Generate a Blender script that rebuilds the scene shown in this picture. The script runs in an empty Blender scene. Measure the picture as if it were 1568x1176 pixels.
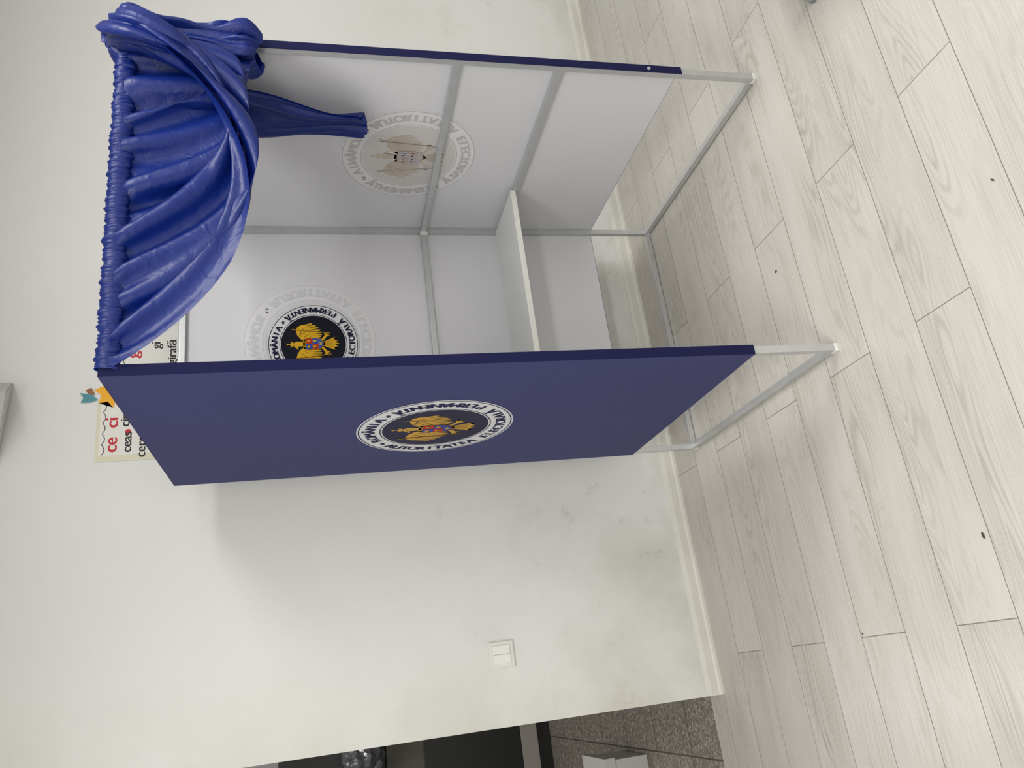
import bpy, bmesh, math, random
import numpy as np
from mathutils import Vector, Matrix
from mathutils import noise as mn
random.seed(4); np.random.seed(4)
S = bpy.context.scene
S.view_settings.view_transform = 'Standard'

# ------------------------------------------------------------------ camera
W,D,ZB,ZM,ZS,YW,XW=1.0223,.9725,.2817,1.0396,.7178,1.2042,-.9531
H=2.0
Rc=[[-0.12809,0.92681,-0.353],[-0.21353,-0.37335,-0.90278],[-0.9685,-0.04027,0.24573]]
cam=bpy.data.cameras.new('camera'); co=bpy.data.objects.new('camera',cam); S.collection.objects.link(co)
cam.sensor_width=36; cam.lens=27.248; cam.clip_start=.02
M=Matrix.Identity(4)
for i in range(3):
    for j in range(3): M[i][j]=Rc[i][j]
    M[i][3]=(-.7917,-1.8431,1.51)[i]
co.matrix_world=M
S.camera=co

# ------------------------------------------------------------------ helpers
def lin(c):
    return tuple([((v/255)/12.92 if v/255<=.04045 else ((v/255+.055)/1.055)**2.4) for v in c])+(1,)
def mat(name,rgb,rough=.5,metal=0,noise=0,nscale=8,bump=0,bscale=60,sheen=0,spec=.5):
    m=bpy.data.materials.new(name); m.use_nodes=True; nt=m.node_tree; b=nt.nodes['Principled BSDF']
    c=lin(rgb); b.inputs['Base Color'].default_value=c; b.inputs['Roughness'].default_value=rough
    b.inputs['Metallic'].default_value=metal; b.inputs['Specular IOR Level'].default_value=spec
    if sheen: b.inputs['Sheen Weight'].default_value=sheen
    tc=nt.nodes.new('ShaderNodeTexCoord')
    if noise:
        n=nt.nodes.new('ShaderNodeTexNoise'); n.inputs['Scale'].default_value=nscale; n.inputs['Detail'].default_value=5
        nt.links.new(tc.outputs['Object'],n.inputs['Vector'])
        r=nt.nodes.new('ShaderNodeValToRGB'); r.color_ramp.elements[0].position=.3; r.color_ramp.elements[1].position=.7
        r.color_ramp.elements[0].color=tuple([v*(1-noise) for v in c[:3]])+(1,); r.color_ramp.elements[1].color=tuple([min(1,v*(1+noise)) for v in c[:3]])+(1,)
        nt.links.new(n.outputs['Fac'],r.inputs['Fac']); nt.links.new(r.outputs['Color'],b.inputs['Base Color'])
    if bump:
        n=nt.nodes.new('ShaderNodeTexNoise'); n.inputs['Scale'].default_value=bscale; n.inputs['Detail'].default_value=3
        nt.links.new(tc.outputs['Object'],n.inputs['Vector'])
        bp=nt.nodes.new('ShaderNodeBump'); bp.inputs['Strength'].default_value=bump; bp.inputs['Distance'].default_value=.003
        nt.links.new(n.outputs['Fac'],bp.inputs['Height']); nt.links.new(bp.outputs['Normal'],b.inputs['Normal'])
    return m
def mkobj(name,bm,mats,parent=None,smooth=False):
    me=bpy.data.meshes.new(name); bm.to_mesh(me); bm.free()
    for m in mats: me.materials.append(m)
    if smooth:
        for f in me.polygons: f.use_smooth=True
    o=bpy.data.objects.new(name,me); S.collection.objects.link(o)
    if parent: o.parent=parent
    return o
def box(bm,a,b,mi=0,bev=0):
    a=Vector(a); b=Vector(b)
    r=bmesh.ops.create_cube(bm,size=1)
    vs=r['verts']
    for v in vs: v.co=Vector([(a[i]+b[i])/2+v.co[i]*(b[i]-a[i]) for i in range(3)])
    fs=set(f for v in vs for f in v.link_faces)
    for f in fs: f.material_index=mi
    if bev:
        es=list(set(e for v in vs for e in v.link_edges))
        rr=bmesh.ops.bevel(bm,geom=es,offset=bev,segments=2,affect='EDGES',profile=.7)
        for f in rr['faces']: f.material_index=mi
    return vs
def boxobj(name,a,b,m,parent=None,bev=0):
    bm=bmesh.new(); box(bm,a,b,0,bev); return mkobj(name,bm,[m],parent)
def empty(name,loc=(0,0,0)):
    o=bpy.data.objects.new(name,None); S.collection.objects.link(o); o.location=loc; return o

# ------------------------------------------------------------------ room materials
def floor_material():
    m=bpy.data.materials.new('laminate_planks'); m.use_nodes=True; nt=m.node_tree; N=nt.nodes; L=nt.links; b=N['Principled BSDF']
    tc=N.new('ShaderNodeTexCoord'); sp=N.new('ShaderNodeSeparateXYZ'); L.new(tc.outputs['Object'],sp.inputs[0])
    def mth(op,a,b2=None,c=None):
        n=N.new('ShaderNodeMath'); n.operation=op
        for i,v in enumerate((a,b2,c)):
            if v is None: continue
            if isinstance(v,(int,float)): n.inputs[i].default_value=v
            else: L.new(v,n.inputs[i])
        return n.outputs[0]
    def mr(v,a,b2,c=0,d=1):
        n=N.new('ShaderNodeMapRange'); n.inputs[1].default_value=a; n.inputs[2].default_value=b2; n.inputs[3].default_value=c; n.inputs[4].default_value=d
        L.new(v,n.inputs[0]); return n.outputs[0]
    X,Y=sp.outputs[0],sp.outputs[1]
    PW,PL=.189,1.305
    yr=mth('DIVIDE',mth('ADD',Y,.505),PW); row=mth('FLOOR',yr); fy=mth('FRACT',yr)
    par=mth('FLOORED_MODULO',row,2.0)
    xo=mth('MULTIPLY_ADD',par,.565,-.07)
    xr=mth('DIVIDE',mth('SUBTRACT',X,xo),PL); col=mth('FLOOR',xr); fx=mth('FRACT',xr)
    dx=mth('MULTIPLY',mth('MINIMUM',fx,mth('SUBTRACT',1.0,fx)),PL)
    dy=mth('MULTIPLY',mth('MINIMUM',fy,mth('SUBTRACT',1.0,fy)),PW)
    seam=mr(mth('MINIMUM',dx,dy),.0004,.0018,1,0)
    cv=N.new('ShaderNodeCombineXYZ'); L.new(row,cv.inputs[0]); L.new(col,cv.inputs[1])
    wn=N.new('ShaderNodeTexWhiteNoise'); wn.noise_dimensions='3D'; L.new(cv.outputs[0],wn.inputs['Vector'])
    rnd=wn.outputs['Value']
    def noise(sx,sy,det,rough=.5,dist=0):
        c=N.new('ShaderNodeCombineXYZ'); L.new(mth('MULTIPLY_ADD',rnd,37.0,mth('MULTIPLY',X,sx)),c.inputs[0]); L.new(mth('MULTIPLY_ADD',rnd,19.0,mth('MULTIPLY',Y,sy)),c.inputs[1])
        n=N.new('ShaderNodeTexNoise'); n.inputs['Scale'].default_value=1; n.inputs['Detail'].default_value=det; n.inputs['Roughness'].default_value=rough; n.inputs['Distortion'].default_value=dist
        L.new(c.outputs[0],n.inputs['Vector']); return n.outputs['Fac']
    n1=noise(1.2,9.0,1.0)
    wob=noise(14,80,3)
    ring=mth('SINE',mth('ADD',mth('MULTIPLY',n1,130.0),mth('MULTIPLY',wob,2.5)))
    rr=mr(ring,-.2,1)
    fine=noise(5,340,4,.7)
    patch=noise(1.6,10,4,.55)
    gm=mr(noise(1.8,9,2),.42,.66)
    g=mth('ADD',mth('MULTIPLY',mth('MULTIPLY',rr,gm),.26),mth('MULTIPLY',mth('SUBTRACT',fine,.38),1.1))
    g=mth('ADD',g,mth('MULTIPLY',mth('SUBTRACT',patch,.5),.45))
    g=mth('ADD',g,mth('MULTIPLY',mth('SUBTRACT',rnd,.5),.14))
    cr=N.new('ShaderNodeValToRGB'); L.new(g,cr.inputs[0])
    e=cr.color_ramp.elements; e[0].position=0; e[0].color=lin((200,196,189)); e[1].position=.85; e[1].color=lin((136,130,119))
    k=e.new(.35); k.color=lin((179,175,166))
    mx=N.new('ShaderNodeMix'); mx.data_type='RGBA'; L.new(seam,mx.inputs[0]); L.new(cr.outputs[0],mx.inputs[6]); mx.inputs[7].default_value=lin((112,105,95))
    L.new(mx.outputs[2],b.inputs['Base Color'])
    b.inputs['Roughness'].default_value=.30
    bp=N.new('ShaderNodeBump'); bp.inputs['Strength'].default_value=.35; bp.inputs['Distance'].default_value=.001
    L.new(mth('SUBTRACT',mth('MULTIPLY',fine,-.5),seam),bp.inputs['Height']); L.new(bp.outputs[0],b.inputs['Normal'])
    return m
def wall_material(name,stain=1.0):
    m=bpy.data.materials.new(name); m.use_nodes=True; nt=m.node_tree; N=nt.nodes; L=nt.links; b=N['Principled BSDF']
    tc=N.new('ShaderNodeTexCoord')
    n=N.new('ShaderNodeTexNoise'); n.inputs['Scale'].default_value=2.2; n.inputs['Detail'].default_value=5; n.inputs['Roughness'].default_value=.55; L.new(tc.outputs['Object'],n.inputs['Vector'])
    sp=N.new('ShaderNodeSeparateXYZ'); L.new(tc.outputs['Object'],sp.inputs[0])
    def mr(v,a,b2,c=0,d=1):
        q=N.new('ShaderNodeMapRange'); q.inputs[1].default_value=a; q.inputs[2].default_value=b2; q.inputs[3].default_value=c; q.inputs[4].default_value=d
        L.new(v,q.inputs[0]); return q.outputs[0]
    def mul(a,c):
        q=N.new('ShaderNodeMath'); q.operation='MULTIPLY'; L.new(a,q.inputs[0])
        if isinstance(c,(int,float)): q.inputs[1].default_value=c
        else: L.new(c,q.inputs[1])
        return q.outputs[0]
    low=mr(sp.outputs[2],1.5,.1)
    s1=mul(mul(low,mr(n.outputs['Fac'],.46,.76)),.5*stain)
    mx=N.new('ShaderNodeMix'); mx.data_type='RGBA'; L.new(s1,mx.inputs[0]); mx.inputs[6].default_value=lin((229,229,227)); mx.inputs[7].default_value=lin((180,177,160))
    n3=N.new('ShaderNodeTexNoise'); n3.inputs['Scale'].default_value=9; n3.inputs['Detail'].default_value=8; n3.inputs['Roughness'].default_value=.72; L.new(tc.outputs['Object'],n3.inputs['Vector'])
    s2=mul(mul(mr(n3.outputs['Fac'],.61,.70),low),.4*stain)
    mx2=N.new('ShaderNodeMix'); mx2.data_type='RGBA'; L.new(s2,mx2.inputs[0]); L.new(mx.outputs[2],mx2.inputs[6]); mx2.inputs[7].default_value=lin((150,147,136))
    g1=mul(mul(mr(sp.outputs[2],.18,.0),mr(n3.outputs['Fac'],.35,.65)),.4*stain)
    mx3=N.new('ShaderNodeMix'); mx3.data_type='RGBA'; L.new(g1,mx3.inputs[0]); L.new(mx2.outputs[2],mx3.inputs[6]); mx3.inputs[7].default_value=lin((170,166,150))
    g2=mul(mul(mr(sp.outputs[0],-.62,-.95),mr(n.outputs['Fac'],.35,.7)),.4*stain)
    mx4=N.new('ShaderNodeMix'); mx4.data_type='RGBA'; L.new(g2,mx4.inputs[0]); L.new(mx3.outputs[2],mx4.inputs[6]); mx4.inputs[7].default_value=lin((184,180,158))
    L.new(mx4.outputs[2],b.inputs['Base Color']); b.inputs['Roughness'].default_value=.55
    bn=N.new('ShaderNodeTexNoise'); bn.inputs['Scale'].default_value=7; bn.inputs['Detail'].default_value=6; L.new(tc.outputs['Object'],bn.inputs['Vector'])
    bp=N.new('ShaderNodeBump'); bp.inputs['Strength'].default_value=.22; bp.inputs['Distance'].default_value=.01; L.new(bn.outputs['Fac'],bp.inputs['Height']); L.new(bp.outputs[0],b.inputs['Normal'])
    return m
def terrazzo_material():
    m=bpy.data.materials.new('terrazzo'); m.use_nodes=True; nt=m.node_tree; N=nt.nodes; L=nt.links; b=N['Principled BSDF']
    tc=N.new('ShaderNodeTexCoord')
    v=N.new('ShaderNodeTexVoronoi'); v.inputs['Scale'].default_value=110; L.new(tc.outputs['Object'],v.inputs['Vector'])
    sx=N.new('ShaderNodeSeparateColor'); L.new(v.outputs['Color'],sx.inputs[0])
    cr=N.new('ShaderNodeValToRGB'); L.new(sx.outputs[0],cr.inputs[0]); e=cr.color_ramp.elements
    e[0].position=.0; e[0].color=lin((112,106,98)); e[1].position=1; e[1].color=lin((174,166,154)); k=e.new(.6); k.color=lin((134,127,117))
    br=N.new('ShaderNodeTexBrick'); br.offset=0; br.inputs['Scale'].default_value=1; br.inputs['Brick Width'].default_value=.4; br.inputs['Row Height'].default_value=.4; br.inputs['Mortar Size'].default_value=.004
    L.new(tc.outputs['Object'],br.inputs['Vector'])
    mx=N.new('ShaderNodeMix'); mx.data_type='RGBA'; L.new(br.outputs['Fac'],mx.inputs[0]); L.new(cr.outputs[0],mx.inputs[6]); mx.inputs[7].default_value=lin((80,76,70))
    L.new(mx.outputs[2],b.inputs['Base Color']); b.inputs['Roughness'].default_value=.4
    return m
M_floor=floor_material(); M_wall=wall_material('wall_paint'); M_wall2=wall_material('wall_paint_clean',.3)
M_terr=terrazzo_material()
M_ceil=mat('ceiling_paint',(236,236,234),.8,noise=.02)
M_base=mat('baseboard_plastic',(216,214,206),.45,noise=.08,nscale=5)

# ------------------------------------------------------------------ room shell
CZ=2.95; WT=.14; XL,XR,YF=-2.6,3.4,-4.2; Y2=5.0
boxobj('floor',(XL,YF,-.1),(XR,YW+WT*.8,0),M_floor)
boxobj('floor_hallway',(XL,YW+WT*.8,-.1),(XR,Y2,0),M_terr)
boxobj('ceiling',(XL,YF,CZ),(XR,Y2,CZ+.1),M_ceil)
bm=bmesh.new()
box(bm,(XW,YW,0),(XR,YW+WT,CZ)); box(bm,(XW,YW-.003,0),(XR,YW,.69))
box(bm,(XL,YW,0),(XW-1.15,YW+WT,CZ)); box(bm,(XW-1.15,YW,2.3),(XW,YW+WT,CZ))
mkobj('wall_back',bm,[M_wall])
boxobj('wall_left',(XL-.1,YF,0),(XL,Y2,CZ),M_wall2)
boxobj('wall_right',(XR,YF,0),(XR+.1,Y2,CZ),M_wall2)
boxobj('wall_front',(XL-.1,YF-.1,0),(XR+.1,YF,CZ),M_wall2)
boxobj('wall_hallway',(XL-.1,Y2,0),(XR+.1,Y2+.1,CZ),M_wall2)
def baseboard(name,x0,x1,y):
    bm=bmesh.new()
    prof=[(0,0),(-.016,0),(-.016,.012),(-.012,.02),(-.012,.05),(-.008,.062),(0,.066)]
    a=[bm.verts.new((x0,y+p[0],p[1])) for p in prof]; b=[bm.verts.new((x1,y+p[0],p[1])) for p in prof]
    for i in range(len(prof)-1): bm.faces.new((a[i],a[i+1],b[i+1],b[i]))
    bm.faces.new(a); bm.faces.new(b[::-1])
    return mkobj(name,bm,[M_base])
baseboard('baseboard_back',XW,XR,YW-.003)

# ------------------------------------------------------------------ voting booth
M_alu=mat('brushed_aluminium',(200,202,203),.34,.6,noise=.05,nscale=20)
M_navy=mat('navy_fabric',(46,49,103),.75,bump=.25,bscale=900,noise=.03,nscale=3,sheen=.05,spec=.3)
M_navyd=mat('navy_fabric_edge',(20,23,64),.8,bump=.25,bscale=900,spec=.2)
M_grey=mat('grey_fabric_reverse',(214,214,218),.8,bump=.15,bscale=900,noise=.02,nscale=2,spec=.2)
M_shelf=mat('shelf_laminate',(226,228,226),.5,noise=.02)
M_plast=mat('white_plastic',(225,225,220),.35)
booth=empty('voting_booth')
T=.011
corners={'front_left':(0,0),'front_right':(W,0),'back_left':(0,D),'back_right':(W,D)}
bm=bmesh.new()
for k,(x,y) in corners.items():
    box(bm,(x-T,y-T,0.002),(x+T,y+T,H-.004),0,.0015)
mkobj('posts',bm,[M_alu],booth)
bm=bmesh.new()
def rail(a,b): box(bm,a,b,0,.0015)
for z in (.014,ZM,ZS-.014,H-.016):
    for x in (0,W): rail((x-T+.001,T,z-T),(x+T-.001,D-T,z+T))
for z in (.014,ZM,H-.016):
    rail((T,D-T+.001,z-T),(W-T,D+T-.001,z+T))
rail((T,-T+.001,H-.03),(W-T,T-.001,H-.008))
mkobj('rails',bm,[M_alu],booth)
bm=bmesh.new()
for x,s in ((0,1),(W,-1)):
    box(bm,(x+s*T,D-T-.004,ZM-.015),(x+s*(T+.014),D-T,ZM+.015),0,.001)
    box(bm,(x-.004,-.004+D-T,1.86),(x+.004,D-T,1.868),0,.001)
for (x,y) in corners.values(): box(bm,(x-T-.002,y-T-.002,0),(x+T+.002,y+T+.002,.012),0,.002)
mkobj('brackets',bm,[M_plast],booth)
def skin(side):
    bm=bmesh.new(); o=T+.002
    if side=='left':
        box(bm,(-o-.002,-o,ZB),(-o,D+o,H),0); box(bm,(-o,-o+.0,ZB+.002),(-o+.0012,D+o,H-.002),2)
        box(bm,(-o-.002,-o-.002,ZB),(T+.003,-o,H),1)
        box(bm,(-o-.002,-o,H),(T+.003,D+o,H+.0015),1)
    if side=='right':
        box(bm,(W+o,-o,ZB),(W+o+.002,D+o,H),0); box(bm,(W+o-.0012,-o,ZB+.002),(W+o,D+o,H-.002),2)
        box(bm,(W-T-.003,-o-.002,ZB),(W+o+.002,-o,H),1)
        box(bm,(W-T-.003,-o,H),(W+o+.002,D+o,H+.0015),1)
    if side=='back':
        box(bm,(-o,D+o,ZB),(W+o,D+o+.002,H),0); box(bm,(-o,D+o-.0012,ZB+.002),(W+o,D+o,H-.002),2)
    return mkobj('panel_'+side,bm,[M_navy,M_navyd,M_grey],booth)
for s in ('left','right','back'): skin(s)
boxobj('shelf',(T,D-.318,ZS-.004),(W-T,D-T,ZS+.010),M_shelf,booth,.002)
boxobj('shelf_lip',(T,D-.320,ZS-.010),(W-T,D-.316,ZS+.011),M_plast,booth,.001)
bm=bmesh.new(); bmesh.ops.create_cone(bm,cap_ends=True,segments=20,radius1=.006,radius2=.005,depth=.004,matrix=Matrix.Translation((W,-T-.006,.40))@Matrix.Rotation(math.pi/2,4,'X'))
mkobj('snap_button',bm,[M_alu],booth)

# ------------------------------------------------------------------ logos
def text_geo(body,size,align='CENTER'):
    cu=bpy.data.curves.new('t','FONT'); cu.body=body; cu.size=size; cu.align_x=align; cu.resolution_u=3
    o=bpy.data.objects.new('t',cu); S.collection.objects.link(o)
    dg=bpy.context.evaluated_depsgraph_get(); dg.update()
    ev=o.evaluated_get(dg); me=ev.to_mesh()
    vs=[(v.co.x,v.co.y) for v in me.vertices]; fs=[tuple(q.vertices) for q in me.polygons]
    ev.to_mesh_clear(); bpy.data.objects.remove(o); bpy.data.curves.remove(cu)
    return vs,fs
class Flat:
    def __init__(s,o,ex,ey,n): s.bm=bmesh.new(); s.o,s.ex,s.ey,s.n=[Vector(v) for v in (o,ex,ey,n)]
    def P(s,x,y,l): return s.o+s.ex*x+s.ey*y+s.n*(l*.0004)
    def poly(s,pts,mi,l):
        f=s.bm.faces.new([s.bm.verts.new(s.P(x,y,l)) for x,y in pts]); f.material_index=mi
        if len(pts)>4: bmesh.ops.triangulate(s.bm,faces=[f])
    def ring(s,cx,cy,r0,r1,mi,l,n=96,a0=0,a1=2*math.pi):
        for i in range(n):
            a=a0+(a1-a0)*i/n; b=a0+(a1-a0)*(i+1)/n
            q=[(cx+r1*math.cos(a),cy+r1*math.sin(a)),(cx+r1*math.cos(b),cy+r1*math.sin(b))]
            if r0>0: q+=[(cx+r0*math.cos(b),cy+r0*math.sin(b)),(cx+r0*math.cos(a),cy+r0*math.sin(a))]
            else: q+=[(cx,cy)]
            s.poly(q,mi,l)
    def text(s,body,size,x,y,mi,l,rot=0,align='CENTER',bold=0):
        vs,fs=text_geo(body,size,align); c,sn=math.cos(rot),math.sin(rot)
        for ii,dx in enumerate((0,) if not bold else (-bold,0,bold)):
            vv=[s.bm.verts.new(s.P(x+(a+dx)*c-b*sn,y+(a+dx)*sn+b*c,l+ii*.2)) for a,b in vs]
            for f in fs:
                try: s.bm.faces.new([vv[i] for i in f]).material_index=mi
                except ValueError: pass
    def done(s,name,mats,parent): return mkobj(name,s.bm,mats,parent)
def arc_text(F,body,r,size,amid,span,ccw,mi,l,bold):
    n=len(body)
    for i,ch in enumerate(body):
        if ch==' ': continue
        t=(i+.5)/n-.5
        a=amid+t*span if ccw else amid-t*span
        F.text(ch,size,r*math.cos(a),r*math.sin(a),mi,l,rot=a+(math.pi/2 if ccw else -math.pi/2),bold=bold)
def star(F,x,y,r,mi,l):
    F.poly([(x+(r if i%2==0 else r*.45)*math.cos(math.pi/2+i*math.pi/5),y+(r if i%2==0 else r*.45)*math.sin(math.pi/2+i*math.pi/5)) for i in range(10)],mi,l)
def logo(name,o,ex,n,R,mats,parent,disc=.68):
    F=Flat(o,ex,(0,0,1),n)
    F.ring(0,0,0,R,0,1)
    F.ring(0,0,.965*R,.98*R,1,2); F.ring(0,0,(disc+.018)*R,(disc+.032)*R,1,2)
    F.ring(0,0,0,disc*R,2,2)
    th=.19*R; mid=(disc+.03+.965)/2*R
    arc_text(F,'ROMÂNIA',mid-th*.36,th,math.pi/2,math.radians(66),False,1,3,.012*R)
    arc_text(F,'AUTORITATEA ELECTORALĂ PERMANENTĂ',mid+th*.36,th,-math.pi/2,math.radians(266),True,1,3,.012*R)
    for a in (90+40,90-40): star(F,mid*math.cos(math.radians(a)),mid*math.sin(math.radians(a)),.045*R,1,3)
    k=disc*R*1.34
    def P(pts,mi,l,mir=True):
        F.poly([(x*k,y*k) for x,y in pts],mi,l)
        if mir: F.poly([(-x*k,y*k) for x,y in pts],mi,l)
    P([(.07,.2),(.14,.30),(.24,.37),(.36,.40),(.45,.36),(.50,.27),(.50,.16),(.42,.14),(.34,.08),(.24,.02),(.10,-.06)],3,3)
    for (x0,y0,x1,y1,wd) in ((.475,.22,.525,.02,.026),(.43,.2,.475,-.06,.026),(.38,.17,.42,-.12,.026),(.33,.14,.36,-.17,.026),(.28,.1,.30,-.2,.025),(.23,.06,.24,-.2,.024),(.18,.04,.18,-.17,.024)):
        P([(x0-wd,y0),(x0+wd,y0),(x1+wd*.8,y1+.03),(x1,y1-.01),(x1-wd*.8,y1+.03)],3,4)
    for q in ((.17,.22,.25,.12),(.24,.27,.33,.16),(.32,.31,.42,.2),(.13,.14,.19,.06)):
        P([(q[0],q[1]),(q[0]+.014,q[1]),(q[2]+.008,q[3]),(q[2]-.008,q[3])],6,5)
    P([(-.12,.24),(.12,.24),(.15,.05),(.12,-.18),(0,-.28),(-.12,-.18),(-.15,.05)],3,3,False)
    P([(-.05,.2),(-.06,.36),(-.15,.345),(-.11,.39),(-.08,.43),(-.03,.46),(.03,.46),(.07,.40),(.07,.3),(.05,.2)],3,3,False)
    F.ring(-.03*k,.405*k,0,.012*k,2,5,12)
    P([(-.05,.465),(-.07,.54),(-.03,.51),(0,.56),(.03,.51),(.07,.54),(.05,.465)],3,3,False)
    P([(-.008,.55),(-.008,.62),(.008,.62),(.008,.55)],3,3,False); P([(-.025,.585),(-.025,.6),(.025,.6),(.025,.585)],3,4,False)
    P([(-.04,-.2),(-.17,-.50),(-.11,-.47),(-.07,-.56),(-.03,-.49),(0,-.6),(.03,-.49),(.07,-.56),(.11,-.47),(.17,-.50),(.04,-.2)],3,3,False)
    for x_ in (-.09,-.045,0,.045,.09): P([(x_*.5-.004,-.27),(x_*.5+.004,-.27),(x_+.005,-.46),(x_-.005,-.46)],6,4,False)
    P([(.08,-.14),(.14,-.2),(.22,-.26),(.31,-.25),(.27,-.29),(.32,-.33),(.24,-.32),(.22,-.38),(.18,-.30),(.1,-.24)],3,3)
    P([(.26,-.4),(.285,-.4),(.40,.48),(.375,.5)],6,5.5,False)
    P([(-.26,-.4),(-.285,-.4),(-.40,.44),(-.43,.5),(-.37,.5),(-.375,.44)],6,5.5,False)
    P([(.19,.30),(.33,.27),(.33,.29),(.2,.33)],6,5.2,False)
    sh=[(-.155,.19),(.155,.19),(.155,-.10),(.11,-.19),(0,-.235),(-.11,-.19),(-.155,-.10)]
    P(sh,6,6,False)
    P([(-.142,.178),(-.003,.178),(-.003,.03),(-.142,.03)],5,7,False)
    P([(.142,.178),(.003,.178),(.003,.03),(.142,.03)],4,7,False)
    P([(-.142,.024),(-.003,.024),(-.003,-.105),(-.138,-.10)],4,7,False)
    P([(.142,.024),(.003,.024),(.003,-.105),(.138,-.10)],5,7,False)
    P([(-.13,-.112),(.13,-.112),(.095,-.178),(0,-.218),(-.095,-.178)],5,7,False)
    for cx,cy in ((-.072,.104),(.072,.104),(-.072,-.038),(.072,-.038)):
        P([(cx-.034,cy-.04),(cx-.013,cy-.01),(cx-.04,cy+.018),(cx,cy+.05),(cx+.034,cy+.02),(cx+.012,cy),(cx+.04,cy-.034),(cx,cy-.016)],3,8,False)
    P([(-.05,-.15),(-.02,-.13),(0,-.16),(.02,-.13),(.05,-.15),(.03,-.18),(0,-.195),(-.03,-.18)],3,8,False)
    return F.done(name,mats,parent)
def lm(pre,cols,rough=.7): return [mat(pre+'_'+n,c,rough,spec=.2) for n,c in zip(('ring','ink','disc','gold','red','blue','bronze'),cols)]
L_full=lm('print',[(214,214,217),(30,32,72),(42,42,66),(194,152,66),(176,44,42),(30,66,160),(116,88,42)])
L_dark=lm('print_small',[(214,215,217),(26,30,56),(14,17,30),(214,168,34),(190,50,40),(40,80,175),(150,112,30)])
L_ghost=lm('ghost',[(222,222,224),(190,188,187),(204,201,199),(192,182,170),(186,166,160),(176,176,184),(176,166,156)])
L_ghost2=lm('ghost_faint',[(219,219,222),(205,206,209),(211,211,215),(209,208,209),(208,206,207),(208,208,212),(206,205,206)])
logo('logo_left',(-T-.0045,.500,1.143),(0,-1,0),(-1,0,0),.25,L_full,booth)
logo('logo_right_outside',(W+T+.0045,.495,1.143),(0,1,0),(1,0,0),.248,L_full,booth)
logo('logo_right_showthrough',(W+T+.0003,.495,1.143),(0,1,0),(-1,0,0),.248,L_ghost,booth)
logo('logo_back_outside',(.525,D+T+.0045,1.52),(-1,0,0),(0,1,0),.255,L_full,booth)
logo('logo_back_showthrough',(.525,D+T+.0003,1.52),(-1,0,0),(0,-1,0),.255,L_ghost2,booth)
logo('logo_back_inside',(.512,D+T-.0055,1.51),(1,0,0),(0,-1,0),.172,L_dark,booth,.71)

# ------------------------------------------------------------------ curtain
def curtain_mat():
    m=bpy.data.materials.new('blue_satin'); m.use_nodes=True; nt=m.node_tree; N=nt.nodes; L=nt.links; b=N['Principled BSDF']
    b.inputs['Base Color'].default_value=lin((10,38,118)); b.inputs['Roughness'].default_value=.4; b.inputs['Specular IOR Level'].default_value=.5
    tc=N.new('ShaderNodeTexCoord'); n=N.new('ShaderNodeTexNoise'); n.inputs['Scale'].default_value=20; n.inputs['Detail'].default_value=4; n.inputs['Distortion'].default_value=1.2
    L.new(tc.outputs['Object'],n.inputs['Vector']); bp=N.new('ShaderNodeBump'); bp.inputs['Strength'].default_value=.6; bp.inputs['Distance'].default_value=.006
    L.new(n.outputs['Fac'],bp.inputs['Height']); L.new(bp.outputs[0],b.inputs['Normal'])
    tr=N.new('ShaderNodeBsdfTranslucent'); tr.inputs[0].default_value=lin((12,56,176)); mxs=N.new('ShaderNodeMixShader'); mxs.inputs[0].default_value=.22
    L.new(b.outputs[0],mxs.inputs[1]); L.new(tr.outputs[0],mxs.inputs[2]); L.new(mxs.outputs[0],N['Material Output'].inputs['Surface'])
    return m
M_cur=curtain_mat()
cbm=bmesh.new()
def grid_pts(P,closed=False):
    n,m=P.shape[:2]; V=[[cbm.verts.new(P[i,j]) for j in range(m)] for i in range(n)]
    for i in range(n-1):
        for j in range(m-1): cbm.faces.new((V[i][j],V[i+1][j],V[i+1][j+1],V[i][j+1]))
        if closed: cbm.faces.new((V[i][m-1],V[i+1][m-1],V[i+1][0],V[i][0]))
def relax(P,pin,Lu,Lv,steps,iters,g=9.8,dt=.012,damp=.97,bend=.3,collide=None):
    w=np.where(pin,0.,1.)[...,None]; V=np.zeros_like(P)
    def con(a,b,L,k):
        pa,pb=P[a],P[b]; d=pb-pa; l=np.sqrt((d*d).sum(-1,keepdims=True))+1e-9
        wa,wb=w[a],w[b]; s=wa+wb; s[s==0]=1
        c=d*((l-L)/l*k)/s; P[a]=pa+c*wa; P[b]=pb-c*wb
    sl=slice
    def pairs(ax,step,off):
        n=P.shape[ax]; ia=np.array([i for i in range(n-step) if (i//step)%2==off]); ib=ia+step
        return ((ia,sl(None)),(ib,sl(None))) if ax==0 else ((sl(None),ia),(sl(None),ib))
    G=[]
    for off in (0,1):
        a,b=pairs(0,1,off); G.append((a,b,Lu[a],1.))
        a,b=pairs(1,1,off); G.append((a,b,Lv[a],1.))
    for off in (0,1):
        a,b=pairs(0,5,off); G.append((a,b,Lu[a]*5,bend))
        a,b=pairs(1,3,off); G.append((a,b,Lv[a]*3,bend*.4))
    for s_ in range(steps):
        V[...,2]-=g*dt; V*=w; V*=damp; O=P.copy(); P+=V*dt
        for it in range(iters):
            for a,b,L,k in G: con(a,b,L,k)
        if collide is not None: collide(P)
        V=(P-O)/dt
        sp=np.sqrt((V*V).sum(-1,keepdims=True)); V*=np.minimum(1,2./(sp+1e-9))
    return P
nu,nv=176,92
u=np.linspace(0,1,nu)[:,None]; v=np.linspace(0,1,nv)[None,:]
Lw=1.34
Lh=np.interp(u[:,0],[0,.25,.5,.75,1],[1.01,.81,.67,.575,.53])
PH=u[:,0]*2*math.pi*8+4.0*np.sin(u[:,0]*7)+2.0*np.sin(u[:,0]*19)
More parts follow.
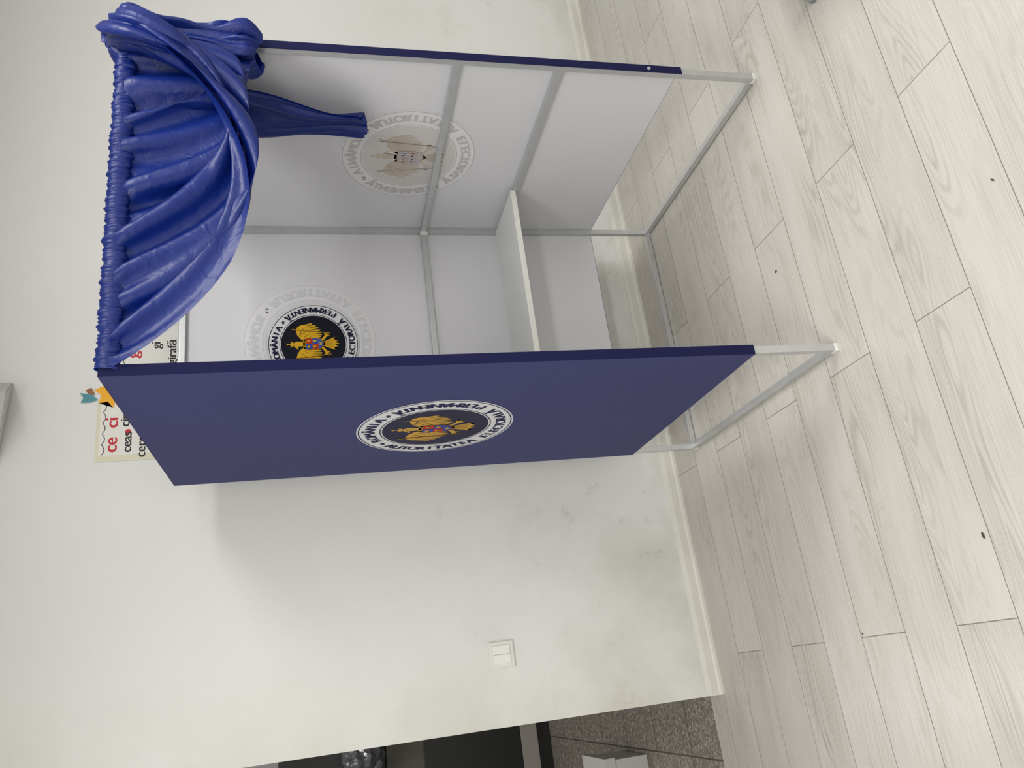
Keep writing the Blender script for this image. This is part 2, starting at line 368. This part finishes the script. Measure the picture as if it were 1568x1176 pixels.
A=np.zeros((nu,3)); A[:,0]=.006+u[:,0]*(W-.004); A[:,1]=-.014-.013*np.sin(PH)-.004*np.sin(PH*2.7+1); A[:,2]=1.976+.003*np.sin(u[:,0]*41)
B=np.zeros((nu,3)); B[:,0]=.975+.04*np.sin(u[:,0]*2*math.pi*3.5)+.02*u[:,0]; B[:,1]=-.135+.105*u[:,0]+.014*np.sin(u[:,0]*31); B[:,2]=1.955+.02*np.cos(u[:,0]*17)+.02*u[:,0]
span=np.linalg.norm(B-A,axis=1); dep=np.sqrt(np.maximum(Lh**2-span**2,.02))*.5
P=A[:,None,:]*(1-v[...,None])+B[:,None,:]*v[...,None]
bow=np.sin(math.pi*v)
P[...,2]-=dep[:,None]*bow**.8; P[...,1]-=.05*bow*(.3+v)
rs=np.random.RandomState(23)
nz_=np.zeros((nu,nv))
for k in range(16):
    nz_+=np.sin(u*(4+rs.rand()*26)+v*rs.uniform(-16,16)+rs.rand()*6)*rs.uniform(.3,1)
P[...,1]+=.012*nz_*bow; P[...,0]+=.003*nz_*bow
pin=np.zeros((nu,nv),bool); pin[:,0]=True; pin[:,-1]=True
Lu=np.full((nu,nv,1),Lw/(nu-1)); Lv=np.repeat((Lh/(nv-1))[:,None],nv,1)[...,None]
def col(P):
    P[...,0]=np.clip(P[...,0],.0,W+.04)
    P[:,:nv//3,1]=np.clip(P[:,:nv//3,1],-.05,.05)
P=relax(P,pin,Lu,Lv,150,16,collide=col)
for _ in range(2):
    Q=P.copy(); Q[1:-1]=.5*P[1:-1]+.25*(P[2:]+P[:-2]); R_=Q.copy(); R_[:,1:-1]=.5*Q[:,1:-1]+.25*(Q[:,2:]+Q[:,:-2]); P=np.where(pin[...,None],P,R_)
grid_pts(P)
# gathered casing on the rod
ns,na=620,14
s=np.linspace(0,1,ns)[:,None]; a=np.linspace(0,2*math.pi,na,endpoint=False)[None,:]
ph=s*2*math.pi*34+3.5*np.sin(s*11)+1.5*np.sin(s*29)
rr=.0168+.0012*np.sin(ph)+.0009*np.sin(ph*1.7+1.2*np.sin(a))+.0010*np.sin(ph*3.3+a)
grid_pts(np.stack([.004+s*(W+.002)+.003*np.sin(a+ph*.2),-.004-rr*np.cos(a)*1.0+0*s,H-.018+rr*np.sin(a)*1.65+.0015*np.sin(s*60)],-1),True)
# part thrown over the corner, hanging around the post
nk,nh=140,80
th=np.linspace(0,2*math.pi,nk,endpoint=False)[:,None]; q=np.linspace(0,1,nh)[None,:]
cx=1.0+.01*np.sin(q*5); cy=-.012
base=.055+.010*np.sin(q*7+1)-.006*q
rad=base*(1+.20*np.sin(th*5+1.6*q+.8*np.sin(q*6))+.13*np.sin(th*9-2.2*q+1.3)+.07*np.sin(th*15+4*q)+.10*np.sin(q*19+th*2+1.5*np.sin(th*3)))
cap=np.clip(q/.16,0,1)**.5; bot=1-.35*np.clip((q-.9)/.1,0,1)**2
rad=rad*cap*bot
zz=2.03-(2.03-1.628)*q+.012*np.sin(th*2+1)*q+0*th
grid_pts(np.stack([cx+rad*np.cos(th),cy+rad*np.sin(th)*1.25,zz],-1).transpose(1,0,2),True)
def sm(pts,n=12):
    P=np.array(pts,float); out=[]
    for i in range(len(P)-1):
        p0=P[max(i-1,0)];p1=P[i];p2=P[i+1];p3=P[min(i+2,len(P)-1)]
        for k in range(n):
            t=k/n; out.append(.5*((2*p1)+(-p0+p2)*t+(2*p0-5*p1+4*p2-p3)*t*t+(-p0+3*p1-3*p2+p3)*t**3))
    out.append(P[-1]); return np.array(out)
def tube(path,rads,na=72,flat=1.0,seed=0):
    C=sm(path); n_=len(C); rd=np.interp(np.linspace(0,1,n_),np.linspace(0,1,len(rads)),rads)
    Tn=np.gradient(C,axis=0); Tn/=np.linalg.norm(Tn,axis=1)[:,None]; rs=np.random.RandomState(seed); p_=rs.rand(4)*6
    out=np.zeros((n_,na,3)); an=np.linspace(0,2*math.pi,na,endpoint=False)
    for i in range(n_):
        n1=np.cross(Tn[i],(0,1,0)); n1/=np.linalg.norm(n1)+1e-9; n2=np.cross(n1,Tn[i]); tt=i/n_
        r=rd[i]*(1+.17*np.sin(4*an+p_[0]+2*tt)+.12*np.sin(7*an+p_[1]-3*tt)+.06*np.sin(12*an+p_[2]+4*tt))
        out[i]=C[i]+np.cos(an)[:,None]*r[:,None]*n1+np.sin(an)[:,None]*r[:,None]*n2*flat
    grid_pts(out,True)
tube([(.88,-.08,1.76),(.915,-.11,1.85),(.95,-.11,1.925),(.99,-.07,1.98),(1.03,.0,1.998),(1.02,.08,1.98),(.99,.12,1.86)],[.006,.036,.048,.050,.046,.04,.03],72,.9,2)
# tail hanging inside
nt_,nv2=70,90
t=np.linspace(0,1,nt_)[:,None]; vv=np.linspace(0,1,nv2)[None,:]
z=1.97-(1.97-1.345)*vv - .025*np.sin(t*3)*vv-.02*t*vv
y0=.04+.155*vv; y1=.31-.0*vv; y=y0+(y1-y0)*t
xx=W-.045-.024*np.abs(np.sin(t*4.5+vv*1.8+.4*np.sin(vv*6)))-.010*np.abs(np.sin(t*11+vv*3))-.014*np.sin(vv*9+t*4)
for off in (0,.012): grid_pts(np.stack([xx+off*(.5+np.sin(t*math.pi)),y,z],-1))
cur=mkobj('curtain',cbm,[M_cur],booth,True)

# ------------------------------------------------------------------ light switch
sw=empty('light_switch',(0,0,0)); sx,sz=-.70,.868; yw=YW
boxobj('plate',(sx-.048,yw-.010,sz-.048),(sx+.048,yw,sz+.048),M_plast,sw,.004)
M_rock=mat('switch_rocker',(236,236,232),.3)
for dx in (-.0165,.0165): boxobj('rocker',(sx+dx-.016,yw-.0145,sz-.032),(sx+dx+.016,yw-.009,sz+.032),M_rock,sw,.002)

# ------------------------------------------------------------------ wall posters
PM=[mat('poster_'+n,c,.6) for n,c in (('paper',(234,232,226)),('cream',(224,220,196)),('ink',(34,32,32)),('red',(200,34,46)),('orange',(246,178,34)),('teal',(80,144,158)),('brown',(150,100,60)))]
def poster(name,x0,x1,z0,z1,head,lines,cols,hs=.066,ts=.048):
    F=Flat((x0,YW-.0015,z0),(1,0,0),(0,0,1),(0,-1,0)); w,hh=x1-x0,z1-z0
    F.poly([(0,0),(w,0),(w,hh),(0,hh)],1,0)
    m=.012; F.poly([(m*2,m),(w-m*.5,m),(w-m*.5,hh-m),(m*2,hh-m)],0,1)
    n=40
    for i in range(n):
        a=m*2+(w-2.5*m)*i/n; b=m*2+(w-2.5*m)*(i+1)/n; za=hh-m-.008-.010*abs(math.sin(i*.4)); zb_=hh-m-.008-.010*abs(math.sin((i+1)*.4))
        F.poly([(a,za),(b,zb_),(b,zb_-.003),(a,za-.003)],2,2)
    F.text(head,hs,w*.14,hh-.075,3,2,align='LEFT',bold=.0018)
    for k,(t_,xx_,zz_) in enumerate(lines): F.text(t_,ts,w*xx_,hh-zz_,2,2,align='LEFT',bold=.0014)
    for (xx_,zz_,r,c) in cols: F.ring(w*xx_,hh-zz_,0,r,c,2,14)
    return F.done(name,PM,None)
poster('wall_poster',.155,.405,1.97,2.32,'ce  ci',[('ceas',.13,.125),('cinci',.54,.115),('cercei',.04,.175),('ceai',.12,.225)],[(.46,.112,.010,3),(.92,.075,.010,4),(.62,.165,.013,3),(.9,.165,.010,4),(.48,.22,.010,5)])
poster('wall_poster',.44,.72,1.93,2.26,'ge  gi',[('girafă',.37,.215),('ger',.04,.2),('gene',.06,.15),('gi',.62,.155)],[(.32,.16,.010,6),(.85,.1,.014,4)])
F=Flat((.425,YW-.003,2.295),(1,0,0),(0,0,1),(0,-1,0))
F.poly([(0,-.07),(.03,-.06),(.06,-.065),(.05,-.03),(.07,-.005),(.04,.0),(.02,.04),(0,.015),(-.035,.02),(-.03,-.01),(-.055,-.03),(-.02,-.04)],4,1)
F.poly([(-.02,.025),(.0,.045),(.01,.09),(-.01,.075),(-.03,.085),(-.03,.05)],5,2)
F.poly([(.0,.035),(.03,.05),(.02,.07),(.005,.06)],6,3)
F.done('paper_leaf',PM,None)

# ------------------------------------------------------------------ wall speaker at the top
bm=bmesh.new()
pts=[(-.20,0,.01),(.15,0,-.02),(.05,-.16,-.06)]
lo=[bm.verts.new(p_) for p_ in pts]; hi=[bm.verts.new((p_[0],p_[1],.27)) for p_ in pts]
bm.faces.new(lo); bm.faces.new(hi)
for i in range(3): bm.faces.new((lo[i],lo[(i+1)%3],hi[(i+1)%3],hi[i]))
bmesh.ops.recalc_face_normals(bm,faces=bm.faces)
bmesh.ops.bevel(bm,geom=list(bm.edges),offset=.004,segments=2,affect='EDGES')
sp_=mkobj('wall_speaker',bm,[mat('speaker_plastic',(190,190,189),.6)]); sp_.location=(.34,YW,2.635)

# ------------------------------------------------------------------ hallway things
M_blk=mat('black_laminate',(24,24,26),.4); M_ol=mat('olive_board',(92,90,80),.6,noise=.1); M_tan=mat('tan_strip',(170,164,156),.5)
rk=empty('storage_cabinet'); X0,X1,Yc=-2.0,-.75,3.95
boxobj('plinth',(X0+.02,Yc+.03,0),(X1-.02,Yc+.45,.1),M_blk,rk)
boxobj('rail',(X0,Yc,.1),(X1,Yc+.45,.22),M_tan,rk,.004)
boxobj('doors_left',(X0,Yc,.22),((X0+X1)/2-.003,Yc+.45,.9),M_blk,rk,.004)
boxobj('doors_right',((X0+X1)/2+.003,Yc,.22),(X1,Yc+.45,.9),M_blk,rk,.004)
boxobj('upper',(X0,Yc,.9),(X1,Yc+.45,1.15),M_ol,rk,.004)
boxobj('top_shelf',(X0,Yc+.1,1.15),(X1,Yc+.45,1.85),M_blk,rk,.004)
bm=bmesh.new(); bmesh.ops.create_icosphere(bm,subdivisions=4,radius=.14,matrix=Matrix.Translation((-1.15,Yc+.0,1.3)))
for vtx in bm.verts:
    d_=vtx.co-Vector((-1.15,Yc,1.3)); q_=mn.noise(vtx.co*14)*.5+mn.noise(vtx.co*30)*.25
    vtx.co=Vector((-1.15,Yc,1.3))+d_*(1+q_*.5)
    vtx.co.z=max(vtx.co.z,1.152); vtx.co.y=min(vtx.co.y,Yc+.098)
mkobj('plastic_bag',bm,[mat('crumpled_plastic',(90,92,96),.2,spec=.8)],rk,False)
bm=bmesh.new(); box(bm,(-1.62,2.15,0),(-1.22,2.5,.22),0,.004); box(bm,(-1.63,2.14,.17),(-1.21,2.51,.225),0,.003)
mkobj('storage_box',bm,[mat('white_box',(205,205,200),.5)])

# ------------------------------------------------------------------ stool at the right
st=empty('stool'); M_st=mat('stool_metal',(170,172,176),.35,.5)
SX,SY=1.013,-.36
for i,(ax,ay) in enumerate(((0,0),(.3,0),(0,-.3),(.3,-.3))):
    bm=bmesh.new()
    bmesh.ops.create_cone(bm,cap_ends=True,segments=28,radius1=.014,radius2=.014,depth=.43,matrix=Matrix.Translation((SX+ax,SY+ay,.235)))
    bmesh.ops.create_cone(bm,cap_ends=True,segments=28,radius1=.026,radius2=.018,depth=.03,matrix=Matrix.Translation((SX+ax,SY+ay,.015)))
    mkobj('leg_%d'%i,bm,[M_st],st,True)
bm=bmesh.new(); box(bm,(SX-.01,SY-.32,.45),(SX+.33,SY+.01,.48),0,.01); mkobj('seat',bm,[mat('stool_seat',(120,120,125),.5)],st)

# ------------------------------------------------------------------ floor debris
bm=bmesh.new()
for (x,y,s_) in ((.36,.17,.005),(-.62,-.30,.006),(-.80,.24,.003),(.12,-.66,.004)):
    bmesh.ops.create_icosphere(bm,subdivisions=1,radius=s_,matrix=Matrix.Translation((x,y,.0025))@Matrix.Rotation(x*5,4,'Z')@Matrix.Diagonal((1.6,.6,.4,1)))
mkobj('floor_debris',bm,[mat('debris',(60,52,44),.8)])

# ------------------------------------------------------------------ lights
M_em=bpy.data.materials.new('lamp_diffuser'); M_em.use_nodes=True
M_em.node_tree.nodes['Principled BSDF'].inputs['Emission Color'].default_value=(1,.98,.95,1); M_em.node_tree.nodes['Principled BSDF'].inputs['Emission Strength'].default_value=1
def lamp(x,y,pw,sx=.6,sy=.6):
    e=empty('ceiling_light')
    boxobj('housing',(x-sx/2-.02,y-sy/2-.02,CZ-.04),(x+sx/2+.02,y+sy/2+.02,CZ),M_plast,e,.004)
    boxobj('diffuser',(x-sx/2,y-sy/2,CZ-.045),(x+sx/2,y+sy/2,CZ-.04),M_em,e)
    l=bpy.data.lights.new('tube','AREA'); l.shape='RECTANGLE'; l.size=sx; l.size_y=sy; l.energy=pw; l.color=(1,.99,.97)
    o=bpy.data.objects.new('tube',l); S.collection.objects.link(o); o.location=(x,y,CZ-.055); o.parent=e
lamp(1.5,-.9,35,1.2,.6)
lamp(-1.3,-1.2,42,1.2,.6)
lamp(1.3,-3.2,38,1.2,.6)
lamp(-1.4,-3.2,38,1.2,.6)
lamp(-1.2,3.0,18)
w=bpy.data.worlds.new('world'); S.world=w; w.use_nodes=True; w.node_tree.nodes['Background'].inputs[0].default_value=(.8,.85,.9,1); w.node_tree.nodes['Background'].inputs[1].default_value=.3
